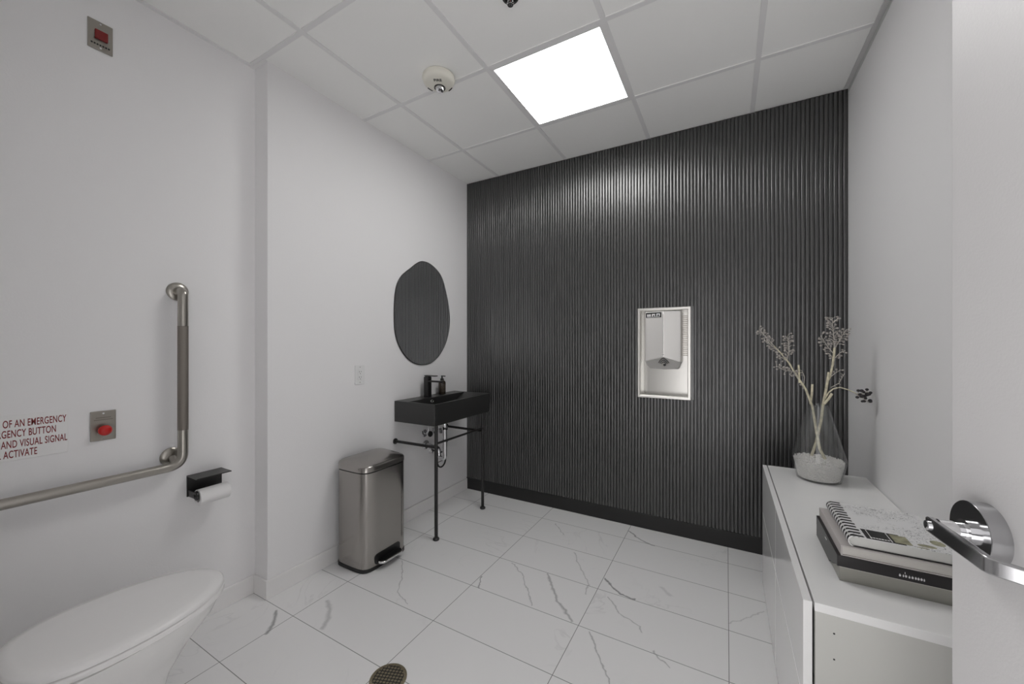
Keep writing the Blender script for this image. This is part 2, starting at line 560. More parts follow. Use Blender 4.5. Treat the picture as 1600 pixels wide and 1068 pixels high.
# back wall: black fluted cladding with an opening for the recessed dryer
bm = B()
yb0 = YB
for x0, x1, z0, z1 in ((XL, DX0, 0, ZC + .1), (DX1, XR, 0, ZC + .1), (DX0, DX1, 0, DZ0), (DX0, DX1, DZ1, ZC + .1)):
    box(bm, x0, x1, yb0, yb0 + .15, z0, z1)
PITCH = .0210
nrib = int((XR - XL) / PITCH) + 1
for i in range(nrib):
    x0 = XL + i * PITCH; x1 = min(x0 + PITCH, XR)
    if x1 - x0 < .004: continue
    dep = .0105 + random.uniform(-.0007, .0007)
    w = (x1 - x0) / 2 - .0009; xc = (x0 + x1) / 2 + random.uniform(-.0003, .0003)
    spans = [(.102, ZC - .0005)]
    if x1 > DX0 - .001 and x0 < DX1 + .001:
        spans = [(.102, DZ0), (DZ1, ZC - .0005)]
    for z0, z1 in spans:
        ring = []
        for k in range(13):
            a = pi * k / 12
            ring.append((xc - w * cos(a), yb0 + .0005 - dep * (sin(a) ** .34)))
        zs = [z0 + (z1 - z0) * t / 6 for t in range(7)]
        loops(bm, [[(px + random.uniform(-.0002, .0002), py, z) for px, py in ring] for z in zs])
struct('wall_back', bm, M['slat'], smooth=True, angle=50)

# ceiling tiles (lay-in panels) with the exposed tee grid; the cell of the light panel stays open
GX, GY, GP = -1.6895, 1.0537, .6096
bm = B()
xs = [XN - .15] + [GX + i * GP for i in range(0, 4)] + [XR + .15]
ys = [YN - .12] + [GY + j * GP for j in range(-1, 3)] + [YB + .15]
LX0, LX1, LY0, LY1 = GX + GP, GX + 2 * GP, GY + GP, GY + 2 * GP
g = .011
for i in range(len(xs) - 1):
    for j in range(len(ys) - 1):
        x0, x1, y0, y1 = xs[i], xs[i + 1], ys[j], ys[j + 1]
        if abs(x0 - LX0) < .01 and abs(y0 - LY0) < .01: continue
        box(bm, x0, x1, y0, y1, ZC + .004, ZC + .10)
struct('ceiling', bm, M['ceil'])
bm = B()
h = .012
for x in xs[1:-1]:
    box(bm, x - h, x + h, YN, YB, ZC, ZC + .0041)
for k, y in enumerate(ys[1:-1]):
    xe = XL if y > YS else XN
    xb = [xe] + [x for x in xs[1:-1]] + [XR]
    for a, c in zip(xb[:-1], xb[1:]):
        a2 = a + (h if a != xe else 0); c2 = c - (h if c != XR else 0)
        box(bm, a2, c2, y - h, y + h, ZC + .0003, ZC + .0041)
struct('trim_1', bm, M['tee'])
bm = B()
box(bm, XR - .022, XR, YN, YB - .011, ZC - .0015, ZC + .0041)
box(bm, XR - .0015, XR, YN, YB - .011, ZC - .022, ZC - .0015)
struct('trim_2', bm, M['angle'])
bm = B()
box(bm, XN, XN + .020, YN, YS, ZC - .0015, ZC + .0041)
box(bm, XN + .020, XL + .001, YS - .020, YS, ZC - .0015, ZC + .0041)
struct('trim_3', bm, M['tee'])

BH, BT = .093, .012


def skirting(name, x0, x1, y0, y1, m, hgt=BH):
    return struct(name, box(B(), x0, x1, y0, y1, 0, hgt), m, bevel=.003)


skirting('baseboard_left', XL, XL + BT, YS - BT, YB - .013, M['base'])
skirting('baseboard_step', XN + BT, XL, YS - BT, YS, M['base'])
skirting('baseboard_left_near', XN, XN + BT, YN, YS, M['base'])
skirting('baseboard_right', XR - BT, XR, .35, YB - .013, M['base'])
skirting('baseboard_back', XL, XR, YB - .013, YB, M['bbase'], .101)

# ------------------------------------------------------------------ open door at the right
EDGE = Vector((.329, .918, 0)); TH = radians(6.5)
tdir = Vector((sin(TH), -cos(TH), 0)); ndir = Vector((-cos(TH), -sin(TH), 0))


def dl(a, n, z):      # a metres from the free edge towards the hinge, n metres out of the visible face
    return EDGE + tdir * a + ndir * n + Vector((0, 0, z))


def dbox(bm, a0, a1, n0, n1, z0, z1):
    pts = [dl(a, n, z) for z in (z0, z1) for a, n in ((a0, n0), (a1, n0), (a1, n1), (a0, n1))]
    v = [bm.verts.new(p) for p in pts]
    for f in ((3, 2, 1, 0), (4, 5, 6, 7), (0, 1, 5, 4), (1, 2, 6, 5), (2, 3, 7, 6), (3, 0, 4, 7)):
        bm.faces.new([v[i] for i in f])
    return bm


door = struct('door_1', dbox(B(), 0, .86, -.044, 0, .012, 2.10), M['door'], bevel=.002)


def door_lathe(bm, prof, a, z, n=40):
    rings = []
    for r, q in prof:
        rings.append([dl(a + r * cos(2 * pi * k / n), q, z + r * sin(2 * pi * k / n)) for k in range(n)])
    return loops(bm, rings)


HA, HZ = .083, .998
link('door_rose', door_lathe(B(), [(.0445, .0), (.0445, .021), (.0437, .0218), (.0, .0218)][:3], HA, HZ), M['satin'], door, smooth=True, angle=30)
hd = B()
door_lathe(hd, [(.0175, .0218), (.0175, .028), (.0125, .0285), (.0125, .056)], HA, HZ)
lever = link('door_handle', hd, M['chrome'], door, smooth=True, angle=30)
# lever arm: flat blade that swings out from the hub and returns towards the hinge
bl = B()
path = [(HA - .013, .0605), (HA - .009, .0605), (HA + .05, .0605), (HA + .105, .0605), (HA + .1115, .0590), (HA + .117, .0540), (HA + .130, .0380), (HA + .144, .0200), (HA + .152, .0100)]
rings = []
for i, (a, n) in enumerate(path):
    p0, p1 = path[max(0, i - 1)], path[min(len(path) - 1, i + 1)]
    ta = Vector((p1[0] - p0[0], p1[1] - p0[1])).normalized()
    na = Vector((-ta.y, ta.x))                       # across the blade
    hw = (.0105 if i == 0 else .0118 - .0003 * i)
    th = .0050
    rings.append([dl(a + na.x * u, n + na.y * u, HZ + v) for u, v in ((th, -hw), (th, hw), (-th, hw), (-th, -hw))])
loops(bl, rings)
arm = link('lever_arm', bl, M['satin'], lever, bevel=.0022, smooth=True, angle=40)
link('privacy_button', door_lathe(B(), [(.0070, .065), (.0070, .0680), (.0055, .0686)], HA - .004, HZ), M['chrome'], lever, smooth=True)

# ------------------------------------------------------------------ ceiling fittings
LC = ((LX0 + LX1) / 2, (LY0 + LY1) / 2)
cl = thing('ceiling_light', 'square white glowing light panel set in the tiled ceiling', 'ceiling light', (LC[0], LC[1], ZC))
bm = B()
o, i_ = .2926, .2785
for x0, x1, y0, y1 in ((-o, o, -o, -i_), (-o, o, i_, o), (-o, -i_, -i_, i_), (i_, o, -i_, i_)):
    box(bm, LC[0] + x0, LC[0] + x1, LC[1] + y0, LC[1] + y1, ZC + .0006, ZC + .05)
link('frame', bm, M['tee'], cl)
bm = B(); box(bm, LC[0] - i_, LC[0] + i_, LC[1] - i_, LC[1] + i_, ZC + .003, ZC + .045)
link('diffuser', bm, M['light'], cl)

CR = Vector((cos(YAW), sin(YAW), 0)); CF = Vector((-sin(YAW), cos(YAW), 0))
ac = Vector((-1.337, 1.588, ZC))
fa = thing('fire_alarm', 'round cream fire alarm with a clear strobe on the ceiling', 'fire alarm', ac)
link('housing', lathe(B(), [(.084, 0), (.086, .012), (.080, .028), (.066, .036), (.0, .038)][:4], 48, ac, '-Z'), M['cream'], fa, smooth=True, angle=50)
sc_ = ac + CF * .030
lens = lathe(B(), [(.025, .034), (.025, .040), (.020, .052), (.010, .056)], 28, sc_, '-Z')
lens_o = link('strobe_lens', lens, M['chrome'], fa, smooth=True, angle=40)
link('lens_ring', lathe(B(), [(.030, .0345), (.030, .0385), (.0262, .0385), (.0262, .0345)], 32, sc_, '-Z', (False, False)), M['blackplastic'], fa, smooth=True)
lt = text_bm(['FIRE'], .026, .85, lambda x, y, d: ac + CR * (x + .0) + (-CF) * (y + .022) + Vector((0, 0, -.0362 - d)), bold=.0008)
link('lettering', lt, M['black'], fa)
for sgn in (-1, 1):
    bm = B()
    pts = []
    for k in range(6):
        a = radians(50 + 26 * k / 5) * 1.0
        a = radians(28 + 24 * k / 5)
        pts.append(ac + CF * (.073 * sin(a)) + CR * (sgn * .073 * cos(a)) + Vector((0, 0, -.0335)))
    tube(bm, pts, .0028, 8)
    link('screw_slot', bm, M['black'], fa, smooth=True)

sp = Vector((-.771, 1.363, ZC))
sk = thing('fire_sprinkler', 'recessed fire sprinkler head with dark ring at the ceiling', 'sprinkler', sp)
link('escutcheon', lathe(B(), [(.033, 0), (.034, .005), (.024, .008), (.022, .002)], 36, sp, '-Z', (False, True)), M['blackmetal'], sk, smooth=True)
bm = B()
lathe(bm, [(.012, 0), (.012, .014), (.008, .018)], 20, sp, '-Z')
for s_ in (-1, 1):
    tube(bm, [sp + CR * (s_ * .011) + Vector((0, 0, -.012)), sp + CR * (s_ * .013) + Vector((0, 0, -.026)), sp + CR * (s_ * .003) + Vector((0, 0, -.034))], .0022, 8)
link('frame', bm, M['chrome'], sk, smooth=True)
link('bulb', tube(B(), [sp + Vector((0, 0, -.017)), sp + Vector((0, 0, -.028)), sp + Vector((0, 0, -.033))], [.0022, .003, .002], 10), M['bulb'], sk, smooth=True)
link('deflector', lathe(B(), [(.012, .033), (.012, .0345)], 24, sp, '-Z'), M['chrome'], sk)

# ------------------------------------------------------------------ mirror
mo = [(2.206, 1.909), (2.262, 1.908), (2.329, 1.888), (2.397, 1.847), (2.442, 1.79), (2.476, 1.71), (2.503, 1.628), (2.521, 1.545),
      (2.526, 1.47), (2.513, 1.384), (2.476, 1.29), (2.411, 1.207), (2.329, 1.148), (2.262, 1.125), (2.187, 1.122), (2.114, 1.135),
      (2.045, 1.170), (1.989, 1.223), (1.946, 1.288), (1.922, 1.359), (1.914, 1.438), (1.914, 1.532), (1.922, 1.628), (1.941, 1.701),
      (1.978, 1.759), (2.023, 1.799), (2.074, 1.836), (2.126, 1.875), (2.169, 1.900)]


def smooth_closed(pts, n=5):
    out = []
    N = len(pts)
    for i in range(N):
        p0, p1, p2, p3 = (Vector(pts[(i + k) % N]) for k in (-1, 0, 1, 2))
        for k in range(n):
            t = k / n
            out.append(.5 * ((2 * p1) + (p2 - p0) * t + (2 * p0 - 5 * p1 + 4 * p2 - p3) * t * t + (3 * p1 - p0 - 3 * p2 + p3) * t ** 3))
    return [(p.x, p.y) for p in out]


ms = smooth_closed(mo)
cm = Vector((2.22, 1.515))
ins = [tuple(cm + (Vector(p) - cm) * .988) for p in ms]
mr_ = thing('wall_mirror', 'frameless pebble shaped mirror hanging on the white wall above the sink', 'mirror', (XL, 2.22, 1.515))
bm = B()
loops(bm, [[(XL + .0005, a, c) for a, c in ms], [(XL + .007, a, c) for a, c in ms], [(XL + .0085, a, c) for a, c in ins], [(XL + .0079, a, c) for a, c in ins]], True, True)
link('edge', bm, M['blackmetal'], mr_, smooth=True)
ins2 = [tuple(cm + (Vector(p) - cm) * .9875) for p in ms]
link('glass', prism(B(), ins2, XL + .0080, XL + .0086, 'X'), M['mirror'], mr_)

# ------------------------------------------------------------------ wall outlet
ou = thing('power_outlet', 'small white power outlet on the wall left of the mirror', 'outlet', (XL, 1.631, 1.087))
link('plate', box(B(), XL, XL + .006, 1.595, 1.667, 1.028, 1.146), M['white'], ou, bevel=.002)
bm = B(); box(bm, XL + .005, XL + .0085, 1.6135, 1.6485, 1.053, 1.121)
link('receptacle', bm, M['white'], ou, bevel=.001)
bm = B()
for zc in (1.104, 1.070):
    box(bm, XL + .0083, XL + .0088, 1.623, 1.6255, zc - .002, zc + .007)
    box(bm, XL + .0083, XL + .0088, 1.636, 1.6385, zc - .001, zc + .006)
    box(bm, XL + .0083, XL + .0088, 1.6288, 1.6332, zc - .012, zc - .007)
link('slots', bm, M['slot'], ou)
for zc in (1.135, 1.039):
    link('screw', lathe(B(), [(.003, .006), (.003, .0068)], 12, (XL, 1.631, zc), 'X'), M['plate'], ou)

# ------------------------------------------------------------------ console sink
SX0, SX1, SY0, SY1, SZ0, SZ1 = XL + .001, -1.650, 1.920, 2.588, .742, .886
si = thing('console_sink', 'rectangular black console sink standing on two slim black legs', 'sink', ((SX0 + SX1) / 2, (SY0 + SY1) / 2, 0))
IX0, IX1, IY0, IY1 = -1.893, SX1 - .013, SY0 + .014, SY1 - .014
bm = B()
ot = [(SX0, SY0, SZ1), (SX1, SY0, SZ1), (SX1, SY1, SZ1), (SX0, SY1, SZ1)]
ob = [(SX0, SY0, SZ0), (SX1 - .004, SY0 + .004, SZ0), (SX1 - .004, SY1 - .004, SZ0), (SX0, SY1, SZ0)]
it = [(IX0, IY0, SZ1), (IX1, IY0, SZ1), (IX1, IY1, SZ1), (IX0, IY1, SZ1)]
ir = [(IX0 + .01, IY0 + .012, SZ1 - .085), (IX1 - .01, IY0 + .012, SZ1 - .085), (IX1 - .01, IY0 + .40, SZ1 - .092), (IX0 + .01, IY0 + .40, SZ1 - .092)]
V = {k: [bm.verts.new(p) for p in q] for k, q in dict(ot=ot, ob=ob, it=it, ir=ir).items()}
for i in range(4):
    j = (i + 1) % 4
    bm.faces.new((V['ot'][i], V['ot'][j], V['it'][j], V['it'][i]))
    bm.faces.new((V['ob'][i], V['ob'][j], V['ot'][j], V['ot'][i]))
    bm.faces.new((V['it'][i], V['it'][j], V['ir'][j], V['ir'][i]))
bm.faces.new(V['ir']); bm.faces.new(list(reversed(V['ob'])))
bas = link('basin', bm, M['blackceramic'], si, bevel=.003, seg=3)
link('overflow_ring', tube(B(), [Vector((IX0 + .007, 2.165 + .0135 * cos(a), SZ1 - .026 + .0095 * sin(a))) for a in [2 * pi * k / 20 for k in range(21)]], .0028, 8), M['chrome'], bas, smooth=True)
link('drain', lathe(B(), [(.022, SZ1 - .0895), (.022, SZ1 - .086), (.018, SZ1 - .085)], 28, (-1.77, 2.20, 0)), M['chrome'], bas, smooth=True)
LG = ((-1.655, 1.940), (-1.655, 2.487))
for x, y in LG:
    l = link('leg', tube(B(), [(x, y, .012), (x, y, SZ0 + .001)], .0115, 18), M['blackmetal'], si, smooth=True)
    link('foot', lathe(B(), [(.019, 0), (.021, .003), (.021, .010), (.017, .016), (.012, .018)], 24, (x, y, 0)), M['blackmetal'], l, smooth=True)
for (x, y) in LG:
    rl = link('side_rail', tube(B(), [(x, y, .604), (XL + .004, y - (.012 if y < 2.2 else .0), .604)], .0095, 16), M['blackmetal'], si, smooth=True)
    link('wall_flange', lathe(B(), [(.020, .0), (.020, .006), (.012, .010)], 24, (XL, y - (.012 if y < 2.2 else 0), .604), 'X'), M['blackmetal'], rl, smooth=True)
link('front_rail', tube(B(), [(LG[0][0], LG[0][1], .628), (LG[1][0], LG[1][1], .628)], .0075, 16), M['blackmetal'], si, smooth=True)

# faucet and soap bottle on the back deck
FX, FY = -1.952, 2.192
fc = thing('faucet', 'tall square black faucet on the back ledge of the sink', 'faucet', (FX, FY, SZ1))
link('body', box(B(), FX - .021, FX + .021, FY - .021, FY + .021, SZ1, SZ1 + .150), M['blackmetal'], fc, bevel=.004)
link('spout', box(B(), FX + .020, FX + .135, FY - .018, FY + .018, SZ1 + .112, SZ1 + .124), M['blackmetal'], fc, bevel=.002)
link('lever', box(B(), FX - .021, FX + .085, FY - .016, FY + .016, SZ1 + .154, SZ1 + .161), M['blackmetal'], fc, bevel=.002)
link('neck', box(B(), FX - .014, FX + .014, FY - .014, FY + .014, SZ1 + .149, SZ1 + .155), M['blackmetal'], fc)
BX, BY = -1.955, 2.362
sb = thing('soap_bottle', 'small brown pump soap bottle behind the black faucet', 'bottle', (BX, BY, SZ1))
link('bottle', lathe(B(), [(.026, .0), (.028, .003), (.028, .088), (.026, .098), (.014, .108), (.012, .114)], 32, (BX, BY, SZ1 + .0005)), M['brown'], sb, smooth=True, angle=50)
bm = B()
lathe(bm, [(.0145, .113), (.0145, .122), (.007, .125), (.007, .134), (.005, .134), (.005, .140)], 24, (BX, BY, SZ1))
box(bm, BX - .006, BX + .030, BY - .006, BY + .006, SZ1 + .139, SZ1 + .146)
link('pump', bm, M['blackplastic'], sb, smooth=True, angle=40)
bm = B()
for k in range(7):
    z = SZ1 + .078 - k * .0095
    for q in range(5):
        a = radians(-62 + q * 13 + (k % 3) * 2)
        a2 = a + radians(7 + 3 * ((k + q) % 2))
        r = .0283
        pts = [(BX + r * cos(t), BY + r * sin(t)) for t in (a, (a + a2) / 2, a2)]
        loops(bm, [[(px, py, z), (px, py, z + .003), (BX + (px - BX) * .99, BY + (py - BY) * .99, z + .003), (BX + (px - BX) * .99, BY + (py - BY) * .99, z)] for px, py in pts])
link('label_print', bm, M['label'], sb)

# plumbing under the sink
tr = thing('sink_trap', 'chrome drain pipe and trap under the black sink', 'drain pipe', (-1.77, 2.20, .44))
tp_ = arc_path([(-1.80, 2.205, SZ0 - .0008), (-1.80, 2.205, .44), (-1.86, 2.21, .44), (-1.86, 2.21, .510), (XL + .003, 2.235, .510)], .035, 8)
link('pipe', tube(B(), tp_, .0165, 18), M['chrome'], tr, smooth=True)
link('escutcheon', lathe(B(), [(.036, 0), (.034, .006), (.018, .012)], 30, (XL, 2.235, .510), 'X'), M['chrome'], tr, smooth=True)
for z in (.565, .655):
    link('slip_nut', lathe(B(), [(.022, z), (.022, z + .022)], 12, (-1.80, 2.205, 0)), M['chrome'], tr, smooth=True, angle=25)


def stop_valve(y, z, label, knob):
    v = thing('shutoff_valve', label, 'valve', (XL, y, z), 'shutoff valves under the sink')
    link('escutcheon', lathe(B(), [(.030, 0), (.028, .005), (.012, .010)], 28, (XL, y, z), 'X'), M['chrome'], v, smooth=True)
    bm = B()
    tube(bm, [(XL + .008, y, z), (XL + .052, y, z)], .010, 16)
    tube(bm, [(XL + .042, y, z), (XL + .042, y, z + .034)], .008, 14)
    link('body', bm, M['chrome'], v, smooth=True)
    pts = [(XL + .050, y, z), (XL + .056, y, z)]
    link('handle', lathe(B(), [(.008, .050), (.021, .053), (.023, .060), (.019, .067), (.006, .068)], 22, (XL, y, z), 'X'), M[knob], v, smooth=True, angle=50)
    hose = arc_path([(XL + .042, y, z + .033), (XL + .042, y, z + .085), (XL + .09, y - .05, z + .10), (XL + .062, y - .07 + .03, SZ0 - .001)], .05, 6)
    link('hose', tube(B(), hose, .0055, 10), M['chrome'], v, smooth=True)
    return v


stop_valve(2.225, .600, 'chrome shutoff valve with dark knob right beneath the sink basin', 'blackmetal')
stop_valve(2.345, .600, 'chrome shutoff valve seen between the front leg and right rail', 'chrome')
ringc = Vector((-1.93, 2.325, .385))
hw = thing('hose_loop', 'thin black hose looped behind the front sink leg', 'hose', (XL, 2.325, .385))
pts = [(XL + .002, 2.30, .452), (-1.965, 2.30, .452)] + [ringc + Vector((0, .050 * sin(a), .058 * cos(a))) for a in [radians(-20 + 330 * k / 26) for k in range(27)]] 
link('loop', tube(B(), arc_path(pts, .01, 2), .0060, 10), M['blackplastic'], hw, smooth=True)
link('wall_cap', lathe(B(), [(.030, 0), (.028, .006), (.010, .016)], 26, (XL, 2.30, .452), 'X'), M['chrome'], hw, smooth=True)
bm = B(); tube(bm, [ringc + Vector((0, -.046, -.012)), ringc + Vector((0, .050, -.010))], .0028, 8)
link('clip', bm, M['blackplastic'], hw, smooth=True)

# ------------------------------------------------------------------ trash bin
BNX0, BNX1, BNY0, BNY1 = -1.992, -1.735, 1.440, 1.772
BC = ((BNX0 + BNX1) / 2, (BNY0 + BNY1) / 2)
tb = thing('trash_bin', 'tall brushed steel pedal bin standing against the wall left of the sink', 'trash bin', (*BC, 0))


def bin_outline(s=0.0, n=64):
    """Back corners tight, sides and front gently bowed."""
    hx, hy = (BNX1 - BNX0) / 2 + s, (BNY1 - BNY0) / 2 + s
    out = []
    for k in range(n):
        a = 2 * pi * k / n
        ca, sa = cos(a), sin(a)
        e = 6.5 if ca > 0 else 7.0
        q = (abs(ca) ** e + abs(sa) ** e) ** (-1 / e)
        x = hx * ca * q; y = hy * sa * q
        if x > 0: y *= 1 - .06 * (x / hx) ** 2
        out.append((BC[0] + x, BC[1] + y))
    return out


def bring(s, z):
    return [(x, y, z) for x, y in bin_outline(s)]


link('base', loops(B(), [bring(-.004, 0), bring(.001, .002), bring(.001, .020), bring(-.003, .022)]), M['blackplastic'], tb, smooth=True)
link('body', loops(B(), [bring(-.002, .020), bring(-.002, .553)]), M['binsteel'], tb, smooth=True, angle=50)
link('gasket', loops(B(), [bring(-.004, .552), bring(-.004, .559)]), M['blackplastic'], tb, smooth=True)


def lidring(s, z, tilt=0.0):
    return [(x, y, z + tilt * (BNX1 - x)) for x, y in bin_outline(s)]


link('lid', loops(B(), [lidring(-.004, .558), lidring(0, .560), lidring(0, .583, .02), lidring(-.004, .590, .03), lidring(-.014, .594, .05), lidring(-.05, .599, .07), lidring(-.10, .602, .08)]), M['binsteel'], tb, smooth=True, angle=60)
bm = B()
px0 = BNX1 - .012
pt = rrect(px0, BNX1 + .048, BC[1] - .085, BC[1] + .085, .03)
prism(bm, pt, .036, .048)
pd = link('pedal', bm, M['chrome'], tb, bevel=.003, smooth=True)
prism_b = B(); prism(prism_b, rrect(px0 + .006, BNX1 + .042, BC[1] - .078, BC[1] + .078, .026), .0475, .0500)
link('pedal_pad', prism_b, M['blackplastic'], pd)
link('pedal_recess', prism(B(), rrect(BC[1] - .095, BC[1] + .095, .024, .085, .02), BNX1 - .0035, BNX1 - .0005, 'X'), M['blackplastic'], tb)

# ------------------------------------------------------------------ recessed hand dryer
dc = ((DX0 + DX1) / 2, YB, (DZ0 + DZ1) / 2)
hdry = thing('hand_dryer', 'steel hand dryer in a recessed frame on the black slatted wall', 'hand dryer', dc)
fw = .019
bm = B()
fy0, fy1 = YB - .022, YB - .002
ox0, ox1, oz0, oz1 = DX0, DX1, DZ0, DZ1
rings = []
for (a, y) in ((0, fy1), (0, fy0 + .003), (.003, fy0), (fw - .004, fy0), (fw, fy0 + .004), (fw, fy1 + .02)):
    rings.append([(ox0 + a, y, oz0 + a), (ox1 - a, y, oz0 + a), (ox1 - a, y, oz1 - a), (ox0 + a, y, oz1 - a)])
loops(bm, rings, False, False)
link('frame', bm, M['dryerframe'], hdry)
bm = B()
rx0, rx1, rz0, rz1 = DX0 + .016, DX1 - .016, DZ0 + .016, DZ1 - .016
yb_ = YB + .085
for q in ([(rx0, YB, rz0), (rx0, YB, rz1), (rx0, yb_, rz1), (rx0, yb_, rz0)], [(rx1, YB, rz0), (rx1, yb_, rz0), (rx1, yb_, rz1), (rx1, YB, rz1)],
          [(rx0, YB, rz0), (rx0, yb_, rz0), (rx1, yb_, rz0), (rx1, YB, rz0)], [(rx0, YB, rz1), (rx1, YB, rz1), (rx1, yb_, rz1), (rx0, yb_, rz1)],
          [(rx0, yb_, rz0), (rx0, yb_, rz1), (rx1, yb_, rz1), (rx1, yb_, rz0)]):
    bm.faces.new([bm.verts.new(p) for p in q])
link('recess_box', bm, M['recess'], hdry)
# louvres on the recess wall beside the cover
bm = B()
for k in range(22):
    z = 1.20 + k * .0128
    box(bm, rx1 - .052, rx1 - .004, yb_ - .006, yb_ - .001, z, z + .0055)
link('louvres', bm, M['plate'], hdry)
CX0, CX1, CXM = -.488, -.262, -.367
cy1, cyc, cyr = yb_ - .001, YB - .028, YB - .066
ztop = 1.500
bm = B()


def dring(z0s):
    return z0s


top = [(CX0, cy1, ztop), (CX0, cyc, ztop), (CXM, cyr, ztop), (CX1, cyc, ztop), (CX1, cy1, ztop)]
botf = [(CX0, cy1, 1.158), (CX0, cyc, 1.158), (CXM, cyr, 1.196), (CX1, cyc, 1.158), (CX1, cy1, 1.158)]
loops(bm, [botf, top])
cover = link('cover', bm, M['dryer'], hdry, bevel=.004, seg=3)
bm = B()
nz0 = [(CX0 + .001, cyc + .002, 1.157), (CXM, cyr + .004, 1.195), (CX1 - .001, cyc + .002, 1.157)]
nz1 = [(CX0 + .028, cyc + .03, 1.112), (CXM, cyc + .03, 1.108), (CX1 - .02, cyc + .03, 1.112)]
nv0 = [bm.verts.new(p) for p in nz0]; nv1 = [bm.verts.new(p) for p in nz1]
bk0 = [bm.verts.new(p) for p in ((CX0 + .001, cy1 - .001, 1.157), (CX1 - .001, cy1 - .001, 1.157))]
bk1 = [bm.verts.new(p) for p in ((CX0 + .028, cy1 - .001, 1.112), (CX1 - .02, cy1 - .001, 1.112))]
for f in ((nv0[0], nv0[1], nv1[1], nv1[0]), (nv0[1], nv0[2], nv1[2], nv1[1]), (nv1[0], nv1[1], nv1[2], bk1[1], bk1[0]),
          (nv0[2], nv0[1], nv0[0], bk0[0], bk0[1]), (nv0[0], nv1[0], bk1[0], bk0[0]), (nv0[2], bk0[1], bk1[1], nv1[2]), (bk0[0], bk1[0], bk1[1], bk0[1])):
    bm.faces.new(f)
noz = link('nozzle', bm, M['nozzle'], hdry)
bm = B()
nc = Vector((CXM, 0, 0))
for r, in ((.016,), (.026,), (.036,)):
    pts = []
    for k in range(9):
        a = radians(25 + 130 * k / 8)
        x = CXM + r * cos(a) * 1.0; s_ = r * sin(a) * .85
        t = .62 - s_ / .060
        side = abs(x - CXM) / (.11)
        y = (cyr + .004) * (1 - t) + (cyc + .03) * t + side * (.038) * (1 - t)
        z = 1.195 * (1 - t) + 1.110 * t - side * .038 * (1 - t)
        pts.append((x, y - .0035, z - .0015))
    tube(bm, pts, .0022, 6)
link('air_slots', bm, M['black'], noz)
link('sensor_eye', lathe(B(), [(.0085, 0), (.0085, .004)], 18, (CXM + .004, (cyr + .004) * .36 + (cyc + .03) * .64 - .001, 1.140), '-Y'), M['black'], noz)
# seam along the front ridge and the key screw
link('ridge_seam', tube(B(), [(CXM, cyr + .0004, 1.215), (CXM, cyr + .0004, 1.48)], .0013, 6), M['dark'], cover)
link('cover_screw', lathe(B(), [(.0045, 0), (.0045, .003)], 14, (CXM, cyr + .002, 1.208), '-Y'), M['chrome'], cover, smooth=True)


def on_left(x):      # y on the left facet of the cover
    t = (x - CX0) / (CXM - CX0)
    return cyc + (cyr - cyc) * t


bm = B()
bx0, bx1, bz0, bz1 = CX0 + .006, CXM - .012, 1.459, 1.493
loops(bm, [[(bx0, on_left(bx0) - d, bz0), (bx1, on_left(bx1) - d, bz0), (bx1, on_left(bx1) - d, bz1), (bx0, on_left(bx0) - d, bz1)] for d in (-.001, .003)])
bad = link('badge', bm, M['blackplastic'], cover, bevel=.0008)
bm = B()


def bmark(x0, x1, z0, z1):
    loops(bm, [[(x0, on_left(x0) - d, z0), (x1, on_left(x1) - d, z0), (x1, on_left(x1) - d, z1), (x0, on_left(x0) - d, z1)] for d in (.0028, .0036)])


W_ = bx1 - bx0
for a, c, z0, z1 in ((.08, .18, .008, .024), (.21, .32, .008, .024), (.39, .46, .008, .025), (.46, .55, .016, .025), (.55, .61, .008, .025),
                     (.69, .76, .009, .026), (.76, .85, .020, .026), (.85, .92, .009, .026), (.05, .90, .0035, .0055)):
    bmark(bx0 + a * W_, bx0 + c * W_, bz0 + z0, bz0 + z1)
link('badge_marks', bm, M['whiteink'], bad)

# ------------------------------------------------------------------ grab bar
gb = thing('grab_bar', 'L shaped stainless steel grab bar on the wall above the toilet', 'grab bar', (XN, .757, .79))
BRX = XN + .056
bar = arc_path([(XN + .004, .757, 1.512), (BRX, .757, 1.512), (BRX, .757, .752), (BRX, .02, .752), (XN + .004, .02, .752)], .055, 9)
link('bar', tube(B(), bar, .0185, 24), M['steel'], gb, smooth=True)
link('grip', tube(B(), [(BRX, .757, .905), (BRX, .757, 1.358)], .0190, 24), M['grip'], gb, smooth=True)
bm = B(); tube(bm, [(BRX - .01, .735, .752), (XN + .012, .735, .783)], .014, 16)
link('bracket', bm, M['steel'], gb, smooth=True)
for y, z in ((.757, 1.512), (.735, .785), (.02, .752)):
    link('flange', lathe(B(), [(.040, 0), (.040, .003), (.034, .008), (.021, .011)], 36, (XN + .0008, y, z), 'X'), M['steel'], gb, smooth=True, angle=50)

# ------------------------------------------------------------------ emergency fittings
eb = thing('emergency_button', 'steel wall plate with a red push button beside the sign', 'emergency button', (XN, .5245, .96))
pl = link('plate', box(B(), XN, XN + .005, .489, .560, .903, 1.018), M['plate'], eb, bevel=.002)
link('button', lathe(B(), [(.011, .004), (.011, .022), (.019, .025), (.020, .033), (.014, .040), (.004, .042)], 30, (XN, .523, .945), 'X'), M['red'], eb, smooth=True, angle=60)
for z in (1.008, .912):
    link('screw', lathe(B(), [(.0035, .005), (.0035, .0062)], 12, (XN, .5245, z), 'X'), M['chrome'], pl)
bm = B()
for k, (w_, z) in enumerate(((.042, .990), (.052, .982))):
    box(bm, XN + .0049, XN + .0053, .5245 - w_ / 2, .5245 + w_ / 2, z, z + .004)
link('engraving', bm, M['grip'], pl)

